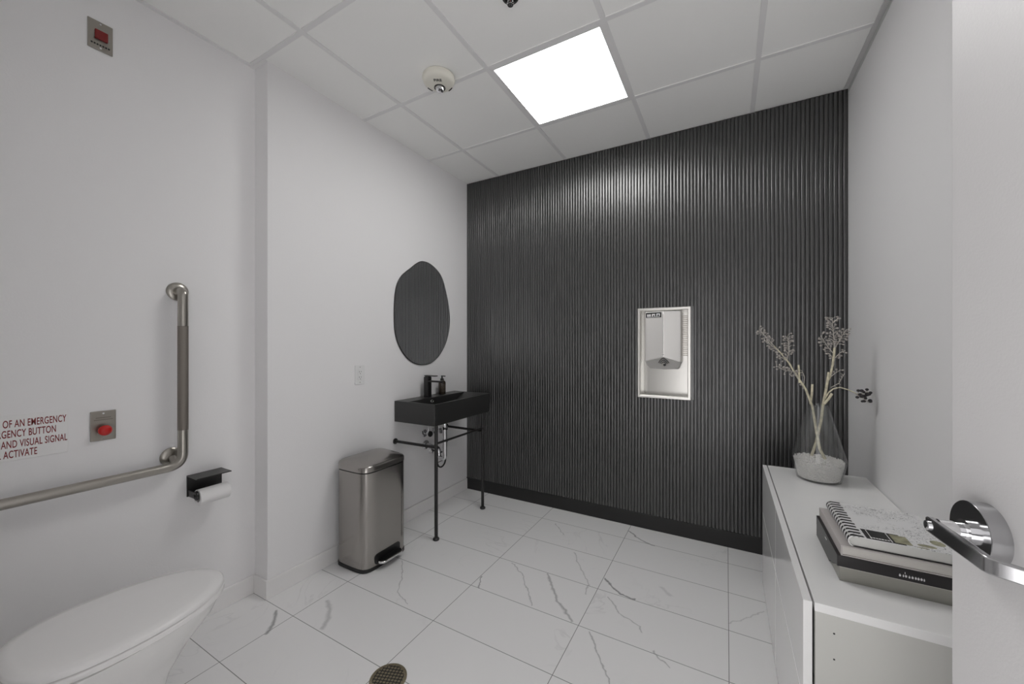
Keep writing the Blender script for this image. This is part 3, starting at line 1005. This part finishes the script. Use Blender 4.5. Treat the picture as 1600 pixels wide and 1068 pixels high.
sg = thing('emergency_sign', 'white emergency instruction sign with red capital lettering', 'sign', (XN, .294, .957))
link('board', box(B(), XN, XN + .003, .155, .433, .881, 1.036), M['sign'], sg, bevel=.0006, seg=1)
rows = [('IN THE EVENT OF AN EMERGENCY', 1.007, .2), ('PUSH EMERGENCY BUTTON', .973, .2), ('AND AUDIBLE AND VISUAL SIGNAL', .9375, .2), ('WILL ACTIVATE', .9035, .2)]
def ink_width(t):
    m_ = text_bm([t], 1.0, 1.0, lambda x, y, d: Vector((x, y, d)))
    xs_ = [v.co.x for v in m_.verts]; m_.free()
    return max(xs_) - min(xs_)


SQ = .142 / ink_width('OF AN EMERGENCY') / .0355
SCX = .4275 - ink_width(rows[0][0]) * .0355 * SQ / 2
for s_, z, _ in rows:
    tx = text_bm([s_], .0355, SQ, lambda x, y, d, z=z: Vector((XN + .0029 + d, SCX + x, z - .0125 + y)), bold=.0004)
    link('lettering', tx, M['redtext'], sg)

es = thing('emergency_signal', 'steel wall plate with a red lamp lens high near the ceiling', 'signal lamp', (XN, .5165, 2.475))
pl = link('plate', box(B(), XN, XN + .005, .482, .551, 2.419, 2.531), M['plate'], es, bevel=.002)
link('lens', box(B(), XN + .004, XN + .014, .500, .536, 2.459, 2.494), M['redlens'], es, bevel=.002)
for z in (2.521, 2.429):
    link('screw', lathe(B(), [(.0035, .005), (.0035, .0062)], 12, (XN, .5165, z), 'X'), M['chrome'], pl)
bm = B()
for q in range(7):
    box(bm, XN + .0049, XN + .0054, .490 + q * .0078, .4955 + q * .0078, 2.437, 2.443)
link('engraving', bm, M['black'], pl)

# ------------------------------------------------------------------ toilet paper
th_ = thing('toilet_paper_holder', 'black wall holder with a flat shelf over the paper roll', 'paper holder', (XN, .857, .635))
link('back_plate', box(B(), XN, XN + .006, .790, .927, .588, .680), M['blackmetal'], th_, bevel=.001)
link('shelf', box(B(), XN, XN + .098, .790, .927, .680, .6845), M['blackmetal'], th_, bevel=.001)
RX, RZ = -2.058, .604
link('arm', box(B(), XN + .005, RX + .010, .794, .799, .590, .618), M['blackmetal'], th_, bevel=.001)
bm = B(); tube(bm, [(RX, .794, RZ), (RX, .926, RZ)], .008, 16)
link('rod', bm, M['blackmetal'], th_, smooth=True)
for y0_, y1_, r_ in ((.796, .803, .020), (.9225, .9275, .013)):
    link('end_disc', tube(B(), [(RX, y0_, RZ), (RX, y1_, RZ)], r_, 24), M['blackmetal'], th_, smooth=True, angle=40)
pr = thing('toilet_paper_roll', 'white toilet paper roll hanging on the black holder', 'toilet paper', (RX, .862, RZ))
rings = []
for r, y in ((.020, .804), (.0355, .804), (.0355, .921), (.020, .921), (.020, .804)):
    rings.append([(RX + r * cos(2 * pi * k / 36), y, RZ - .010 + r * sin(2 * pi * k / 36)) for k in range(36)])
link('roll', loops(B(), rings, False, False), M['paper'], pr, smooth=True, angle=40)

# ------------------------------------------------------------------ toilet
TX = -1.665
tl = thing('toilet', 'white toilet with closed lid at the left under the grab bar', 'toilet', (TX, .40, 0))


def egg(front, back, half, z, n=56, cx=TX, sq=2.0):
    """Elongated seat outline: round front, squarer back."""
    out = []
    yc = back + (front - back) * .42
    for k in range(n):
        a = 2 * pi * k / n
        ca, sa = cos(a), sin(a)
        if sa >= 0:
            x = half * (abs(ca) ** (2 / 2.15)) * (1 if ca >= 0 else -1)
            y = yc + (front - yc) * sa
        else:
            e = 3.2
            q = (abs(ca) ** e + abs(sa) ** e) ** (-1 / e)
            x = half * ca * q * (1 - .10 * (abs(sa) * q) ** 2)
            y = yc + (yc - back) * sa * q
        out.append((cx + x, y, z))
    return out


bm = B()
loops(bm, [egg(.545, .10, .118, 0), egg(.552, .10, .120, .03), egg(.545, .10, .110, .10), egg(.570, .10, .110, .18), egg(.622, .11, .132, .26),
           egg(.690, .13, .168, .335), egg(.708, .16, .178, .375), egg(.710, .17, .178, .386), egg(.70, .18, .17, .388)])
link('bowl', bm, M['porcelain'], tl, smooth=True, angle=60)
bm = B()
loops(bm, [egg(.715, .215, .182, .390), egg(.722, .212, .187, .394), egg(.722, .212, .187, .406), egg(.717, .215, .184, .4095)])
link('seat', bm, M['seat'], tl, smooth=True, angle=50)
bm = B()
loops(bm, [egg(.714, .215, .181, .4115), egg(.720, .212, .186, .414), egg(.720, .212, .186, .423), egg(.714, .217, .180, .4285), egg(.68, .24, .155, .4325), egg(.60, .29, .09, .4345)])
link('lid', bm, M['seat'], tl, smooth=True, angle=60)
for s_ in (-1, 1):
    link('hinge', tube(B(), [(TX + s_ * .075 - .022, .200, .409), (TX + s_ * .075 + .022, .200, .409)], .012, 16), M['seat'], tl, smooth=True, angle=40)
bm = B(); loops(bm, [[(x, y, z) for x, y in rrect(TX - .17 + a, TX + .17 - a, YN + .004 + a, .165 - a, .035)] for a, z in ((.02, .386), (.004, .43), (0, .70))])
link('tank', bm, M['porcelain'], tl, smooth=True, angle=40)
link('tank_lid', prism(B(), rrect(TX - .178, TX + .178, YN + .002, .172, .038), .701, .735), M['porcelain'], tl, bevel=.006, smooth=True)
bm = B(); tube(bm, [(TX + .10, .165, .655), (TX + .10, .180, .655), (TX + .04, .182, .650)], .006, 10)
link('flush_lever', bm, M['chrome'], tl, smooth=True)

# ------------------------------------------------------------------ floor drain
dcen = Vector((-1.128, 1.045, 0))
dr = thing('floor_drain', 'round bronze floor drain set in the marble tiles', 'floor drain', dcen)
DR = .0665
link('rim', lathe(B(), [(DR + .003, .0), (DR + .003, .002), (DR, .0035), (DR - .006, .0035), (DR - .006, .001)], 48, dcen, 'Z', (True, False)), M['bronze'], dr, smooth=True)
link('cover', lathe(B(), [(DR - .0065, .0005), (DR - .0065, .0028)], 48, dcen), M['bronze'], dr, smooth=True, angle=30)
bm = B()
for ax in (0, 1):
    for k in range(-4, 5):
        d = k * .0132
        hl = sqrt(max(.0, (DR - .009) ** 2 - d * d))
        a = radians(20)
        ux = Vector((cos(a), sin(a), 0)); uy = Vector((-sin(a), cos(a), 0))
        if ax: ux, uy = uy, -ux
        p = dcen + uy * d
        q = [p - ux * hl, p + ux * hl]
        v = [q[0] - uy * .0016, q[1] - uy * .0016, q[1] + uy * .0016, q[0] + uy * .0016]
        loops(bm, [[(w.x, w.y, .0029) for w in v], [(w.x, w.y, .0034) for w in v]])
link('grooves', bm, M['dark'], dr)

# ------------------------------------------------------------------ media cabinet
CZ = .636
KX0, KX1, KY0, KY1 = .192, XR - .004, 1.200, 2.440
cb = thing('sideboard', 'low glossy white sideboard along the right hand wall', 'cabinet', ((KX0 + KX1) / 2, (KY0 + KY1) / 2, 0))
link('top', box(B(), KX0, KX1, KY0, KY1, CZ - .022, CZ), M['gloss'], cb, bevel=.0012)
link('side_panel', box(B(), KX0 + .001, KX1, KY0 + .001, KY0 + .019, 0, CZ - .0222), M['cabside'], cb, bevel=.0006)
link('side_panel', box(B(), KX0 + .001, KX1, KY1 - .019, KY1 - .001, 0, CZ - .0222), M['cabside'], cb, bevel=.0006)
link('partition', box(B(), KX0 + .004, KX1, 1.811, 1.829, .04, CZ - .0222), M['cabside'], cb)
link('bottom_panel', box(B(), KX0 + .004, KX1, KY0 + .019, KY1 - .019, .022, .040), M['cabside'], cb)
link('back_panel', box(B(), KX1 - .006, KX1 - .001, KY0 + .019, KY1 - .019, .04, CZ - .0222), M['cabside'], cb)
for z in (.571, .508):
    link('screw_hole', lathe(B(), [(.0022, 0), (.0022, .0004)], 10, (.230, KY0 + .001, z), '-Y'), M['dark'], cb)
DX_0, DX_1 = KX0 - .023, KX0 - .004
ym = (KY0 + KY1) / 2
for y0, y1 in ((KY0 + .001, ym - .0015), (ym + .0015, KY1 - .001)):
    link('drawer_front', box(B(), DX_0, DX_1, y0, y1, .3855, CZ - .001), M['gloss'], cb, bevel=.0015)
    link('door', box(B(), DX_0, DX_1, y0, y1, .006, .3815), M['gloss'], cb, bevel=.0015)
for yy, zz in ((-.235, .475), (.235, .475), (-.285, .175), (.285, .175)):
    link('mount', box(B(), DX_1 - .001, KX0 + .005, ym + yy - .015, ym + yy + .015, zz - .025, zz + .025), M['dark'], cb)

# ------------------------------------------------------------------ vase, gravel, branches
VX, VY = .383, 2.300
VP = [(.078, 0), (.0855, .004), (.1055, .098), (.0365, .352), (.0375, .3555)]
va = lathe(B(), [(.0, .0035)][:0] + VP + [(.0345, .3555), (.0335, .352), (.1015, .098), (.0815, .008), (.076, .006)], 48, (VX, VY, CZ + .0005))
vase = link('glass_vase', va, M['glass'], None, smooth=True, angle=25)
tag(vase, 'clear glass vase with narrow neck standing on the white sideboard', 'vase')

bm = B()
rg = random.Random(3)
ico = bmesh.new(); bmesh.ops.create_icosphere(ico, subdivisions=1, radius=1.0)
iv = [v.co.copy() for v in ico.verts]; ifc = [[v.index for v in f.verts] for f in ico.faces]; ico.free()


def pebble(c, r):
    sx, sy, sz = (r * rg.uniform(.75, 1.25) for _ in range(3))
    rot = Matrix.Rotation(rg.uniform(0, pi), 3, Vector((rg.uniform(-1, 1), rg.uniform(-1, 1), rg.uniform(.1, 1))).normalized())
    vs = [bm.verts.new(Vector(c) + rot @ Vector((p.x * sx, p.y * sy, p.z * sz))) for p in iv]
    for f in ifc: bm.faces.new([vs[i] for i in f])


def vase_r(z):
    return .0815 + (.1015 - .0815) * (z - .008) / .09 if z < .098 else .1015 - (z - .098) * .268


core = [(.074, .0075), (.075, .010), (.0925, .090), (.06, .094), (.01, .098)]
lathe(bm, core, 40, (VX, VY, CZ + .0005))
for k in range(1500):
    z = rg.uniform(.0125, .094); a = rg.uniform(0, 2 * pi)
    r = vase_r(z) - .0062
    pebble((VX + r * cos(a), VY + r * sin(a), CZ + z), rg.uniform(.0026, .0042))
for k in range(500):
    a = rg.uniform(0, 2 * pi); r = .0925 * sqrt(rg.random())
    pebble((VX + r * cos(a), VY + r * sin(a), CZ + .096 + rg.uniform(-.002, .004) + .006 * (1 - r / .1)), rg.uniform(.0028, .0045))
gv = link('gravel', bm, M['gravel'])
tag(gv, 'white gravel filling the bottom of the clear glass vase', 'gravel', kind='stuff')

berry_me = {}


def berry_mesh(key):
    if key not in berry_me:
        b_ = B(); bmesh.ops.create_uvsphere(b_, u_segments=10, v_segments=7, radius=1.0)
        me = bpy.data.meshes.new('berry'); b_.to_mesh(me); b_.free()
        for p in me.polygons: p.use_smooth = True
        me.materials.append(M[key]); berry_me[key] = me
    return berry_me[key]


def branch(name_label, base, stems, sprigs, seed):
    """stems: list of (points, r0, r1) ; sprigs: (points, n berries, spread, key)."""
    rr = random.Random(seed)
    root = thing('dried_branch', name_label, 'dried branch', base, 'dried branches in the glass vase')
    bm = B()
    for pts, r0, r1 in stems:
        n = len(pts)
        tube(bm, pts, [r0 + (r1 - r0) * i / (n - 1) for i in range(n)], 10)
    link('stem', bm, M['stem'], root, smooth=True, angle=60)
    tw = B()
    count = 0
    for pts, nb, spread, key, size in sprigs:
        P = [Vector(p) for p in pts]
        tube(tw, P, [.0022 - .0010 * i / (len(P) - 1) for i in range(len(P))], 6)
        segs = [(P[i + 1] - P[i]).length for i in range(len(P) - 1)]
        tot = sum(segs)
        for q in range(nb):
            s_ = tot * (.12 + .88 * (q + rr.random() * .6) / nb)
            s_ = min(s_, tot * .999)
            k = 0
            while s_ > segs[k]: s_ -= segs[k]; k += 1
            p = P[k].lerp(P[k + 1], s_ / segs[k])
            d = (P[k + 1] - P[k]).normalized()
            side = d.cross(Vector((0, 1, 0))).normalized()
            fork = rr.choice((-1, 1))
            tip = p + side * fork * spread * rr.uniform(.45, 1) + d * spread * rr.uniform(.1, .8) + Vector((0, spread * rr.uniform(-.7, .7), 0))
            mid = p.lerp(tip, .55) + d * spread * .12 + Vector((rr.uniform(-.003, .003), rr.uniform(-.004, .004), rr.uniform(-.002, .003)))
            tube(tw, [p, mid, tip], [.0012, .0010, .0009], 5)
            if count < 99:
                bo = bpy.data.objects.new('berry', berry_mesh(key))
                COL.objects.link(bo); bo.parent = root
                bo.location = tip - Vector(base)
                sz = size * rr.uniform(.8, 1.15)
                bo.scale = (sz, sz, sz * rr.uniform(.75, .95))
                count += 1
    link('twigs', tw, M['twig'], root, smooth=True, angle=60)
    return root


def c3(lst, y0=2.31, dy=0.0):
    n = len(lst)
    return [(x, y0 + dy * i / max(1, n - 1), z) for i, (x, z) in enumerate(lst)]


branch('dried branch leaning left out of the vase with sprays of small grey berries', (.392, 2.30, CZ + .096),
       [(c3([(.410, .730), (.387, .782), (.373, .877), (.3605, .978), (.335, 1.062), (.298, 1.128), (.270, 1.186)], 2.295, .02), .0066, .0040),
        (c3([(.270, 1.186), (.241, 1.229), (.210, 1.27)], 2.315, .01), .0040, .0022),
        (c3([(.353, .992), (.359, 1.040), (.361, 1.086)], 2.308, .004), .0052, .0050),
        (c3([(.311, 1.090), (.310, 1.14), (.308, 1.178)], 2.312, .004), .0046, .0042)],
       [(c3([(.210, 1.27), (.178, 1.312), (.148, 1.355)], 2.325, .01), 22, .020, 'berry', 0.0047),
        (c3([(.241, 1.229), (.215, 1.258), (.185, 1.285), (.165, 1.300)], 2.325, -.02), 16, .018, 'berry', 0.0047),
        (c3([(.262, 1.197), (.272, 1.255), (.266, 1.318)], 2.315, .02), 26, .024, 'berry', 0.0047),
        (c3([(.262, 1.195), (.240, 1.212), (.222, 1.220)], 2.315, -.02), 8, .014, 'berry', 0.0047),
        (c3([(.305, 1.110), (.285, 1.146), (.249, 1.150), (.215, 1.172)], 2.31, -.03), 24, .018, 'berry', 0.0045),
        (c3([(.325, 1.06), (.332, 1.12), (.322, 1.150), (.305, 1.155)], 2.31, .02), 3, .012, 'berry', 0.0045)], 11)
branch('dried branch leaning right out of the vase with one black berry cluster', (.38, 2.30, CZ + .096),
       [(c3([(.358, .735), (.377, .811), (.395, .92), (.402, .997), (.413, 1.074), (.421, 1.147)], 2.32, -.02), .0064, .0050),
        (c3([(.418, 1.105), (.425, 1.12), (.435, 1.174), (.442, 1.241), (.443, 1.262)], 2.305, .0), .0036, .0054),
        (c3([(.404, .997), (.420, 1.022), (.432, 1.048)], 2.300, -.006), .0055, .0058),
        (c3([(.408, 1.020), (.420, 1.050), (.438, 1.070), (.462, 1.078), (.492, 1.068), (.522, 1.052)], 2.303, -.008), .0034, .0019)],
       [(c3([(.515, 1.053), (.535, 1.052), (.556, 1.066)], 2.295, -.01), 13, .015, 'berrydark', .0072),
(c3([(.515, 1.053), (.540, 1.035), (.562, 1.016)], 2.295, .01), 11, .012, 'berrydark', .0072),
        (c3([(.443, 1.255), (.440, 1.33), (.436, 1.405)], 2.305, .01), 30, .026, 'berry', 0.0049),
        (c3([(.443, 1.255), (.460, 1.300), (.480, 1.345)], 2.305, -.02), 18, .022, 'berry', 0.0049),
        (c3([(.438, 1.235), (.415, 1.275), (.395, 1.320)], 2.305, .02), 14, .022, 'berry', 0.0049),
        (c3([(.441, 1.21), (.462, 1.238), (.482, 1.25)], 2.305, .0), 6, .014, 'berry', 0.0049),
        (c3([(.441, 1.20), (.430, 1.225), (.418, 1.24)], 2.305, .0), 3, .012, 'berry', 0.0049),
        (c3([(.428, 1.125), (.446, 1.142), (.468, 1.160)], 2.305, .01), 4, .012, 'berry', 0.0051),
        (c3([(.430, 1.075), (.458, 1.097), (.477, 1.143)], 2.305, -.01), 6, .014, 'berry', 0.0051)], 23)

# ------------------------------------------------------------------ books and box on the sideboard
BY0, BY1 = 1.345, 1.620
bx = thing('gift_box', 'flat black lidded box with silver grey base under the books', 'box', (.40, 1.48, CZ))
link('base', box(B(), .2685, .520, BY0, BY1, CZ + .0004, CZ + .038), M['silvercard'], bx, bevel=.0012)
bl_ = link('lid', box(B(), .264, .5215, BY0 - .0015, BY1 + .0015, CZ + .0384, CZ + .0685), M['blackcard'], bx, bevel=.0012)
bm = B()
fl_ = [(BY0 - .001, CZ + .0384), (BY0 + .010, CZ + .0375), (BY0 + .030, CZ + .030), (BY0 + .055, CZ + .018), (BY0 + .085, CZ + .012), (BY0 + .095, CZ + .004), (BY1 + .001, CZ + .002), (BY1 + .001, CZ + .0384)]
prism(bm, fl_, .2645, .2675, 'X')
link('side_flap', bm, M['blackcard'], bl_)
link('lid_edge', box(B(), .2672, .521, BY0 - .0008, BY1 + .0008, CZ + .0374, CZ + .0386), M['pages'], bx)
bm = B()
mk = [(.004, .006, 0), (.013, .004, 0), (.0185, .006, .0005), (.027, .005, -.0005), (.034, .006, 0), (.042, .005, .0003), (.048, .006, 0), (.055, .006, .0004), (.062, .004, 0)]
for a, w_, dz in mk:
    x = .384 + a * .78
    zb = CZ + .0475
    box(bm, x, x + w_ * .62, BY0 - .0020, BY0 - .0014, zb + dz, zb + .0045 + dz)
    box(bm, x + w_ * .2, x + w_ * .35, BY0 - .0020, BY0 - .0014, zb - .0008, zb + .0065)
box(bm, .398, .399, BY0 - .0020, BY0 - .0014, CZ + .0555, CZ + .0605)
box(bm, .2635, .2641, 1.470, 1.490, CZ + .052, CZ + .0545)
link('lid_print', bm, M['whiteink'], bl_)

gk = thing('grey_book', 'grey cloth hardback between the black box and striped book', 'book', (.40, 1.48, CZ + .0685))
z0 = CZ + .069
bm = B()
loops(bm, [[(.272, y, z0), (.520, y, z0), (.520, y, z0 + .0025), (.2755, y, z0 + .0025), (.2755, y, z0 + .0245), (.520, y, z0 + .0245), (.520, y, z0 + .027), (.272, y, z0 + .027)] for y in (BY0, BY1 + .002)])
link('cover', bm, M['greycloth'], gk)
link('pages', box(B(), .2757, .517, BY0 + .004, BY1 - .002, z0 + .0027, z0 + .0243), M['pages'], gk)

sk_ = thing('striped_book', 'topmost book with scribbled white cover and black striped spine', 'book', (.40, 1.49, CZ + .096))
z0 = CZ + .0963
TY0, TY1 = 1.352, 1.612
bm = B()
arc = [(.300 - .012 * sin(pi * k / 8), z0 + .0145 - .0145 * cos(pi * k / 8)) for k in range(9)]
outer = arc
inner = [(.3015 - .0105 * sin(pi * k / 8), z0 + .0145 - .0122 * cos(pi * k / 8)) for k in range(8, -1, -1)]
loops(bm, [[(x, y, z) for x, z in outer + inner] for y in (TY0, TY1)])
link('spine', bm, M['stripes'], sk_, smooth=True, angle=50)
# front cover board, printed in fields
cvr = link('front_cover', box(B(), .2985, .506, TY0, TY1, z0 + .0268, z0 + .0290), M['cover'], sk_)
link('back_cover', box(B(), .2985, .506, TY0, TY1, z0, z0 + .0022), M['blackcard'], sk_)
link('pages', box(B(), .2925, .503, TY0 + .004, TY1 - .004, z0 + .0024, z0 + .0266), M['whitepages'], sk_)
zt = z0 + .0290
bm = B()
for k in range(13):
    y0_ = TY0 + .001 + k * .0208
    if y0_ > TY1 - .006: break
    box(bm, .2975, .322 - .002 * (k % 2), y0_, y0_ + .0100, zt - .0002, zt + .0003)
link('cover_stripes', bm, M['black'], cvr)
bm = B(); box(bm, .327, .405, TY0, TY0 + .062, zt - .0002, zt + .0003)
link('printed_panel', bm, M['black'], cvr)
bm = B(); box(bm, .385, .418, TY0 + .006, TY0 + .056, zt + .0002, zt + .0006)
link('printed_picture', bm, M['olive'], cvr)
bm = B()
for k in range(7):
    box(bm, .336 + k * .0058, .3405 + k * .0058, TY0 + .008, TY0 + .0125, zt + .0002, zt + .0006)
box(bm, .337, .3385, TY0 + .002, TY0 + .060, zt + .0002, zt + .0005); box(bm, .378, .3795, TY0 + .002, TY0 + .060, zt + .0002, zt + .0005)
link('printed_marks', bm, M['whiteink'], cvr)
bm = B()
for cx_, cy_, rx_, ry_ in ((.448, TY0 + .020, .018, .009), (.478, TY0 + .052, .014, .016), (.436, TY0 + .004, .012, .003)):
    loops(bm, [[(cx_ + rx_ * cos(2 * pi * k / 20), cy_ + ry_ * sin(2 * pi * k / 20), z) for k in range(20)] for z in (zt - .0002, zt + .0004)])
link('printed_leaves', bm, M['olive'], cvr)
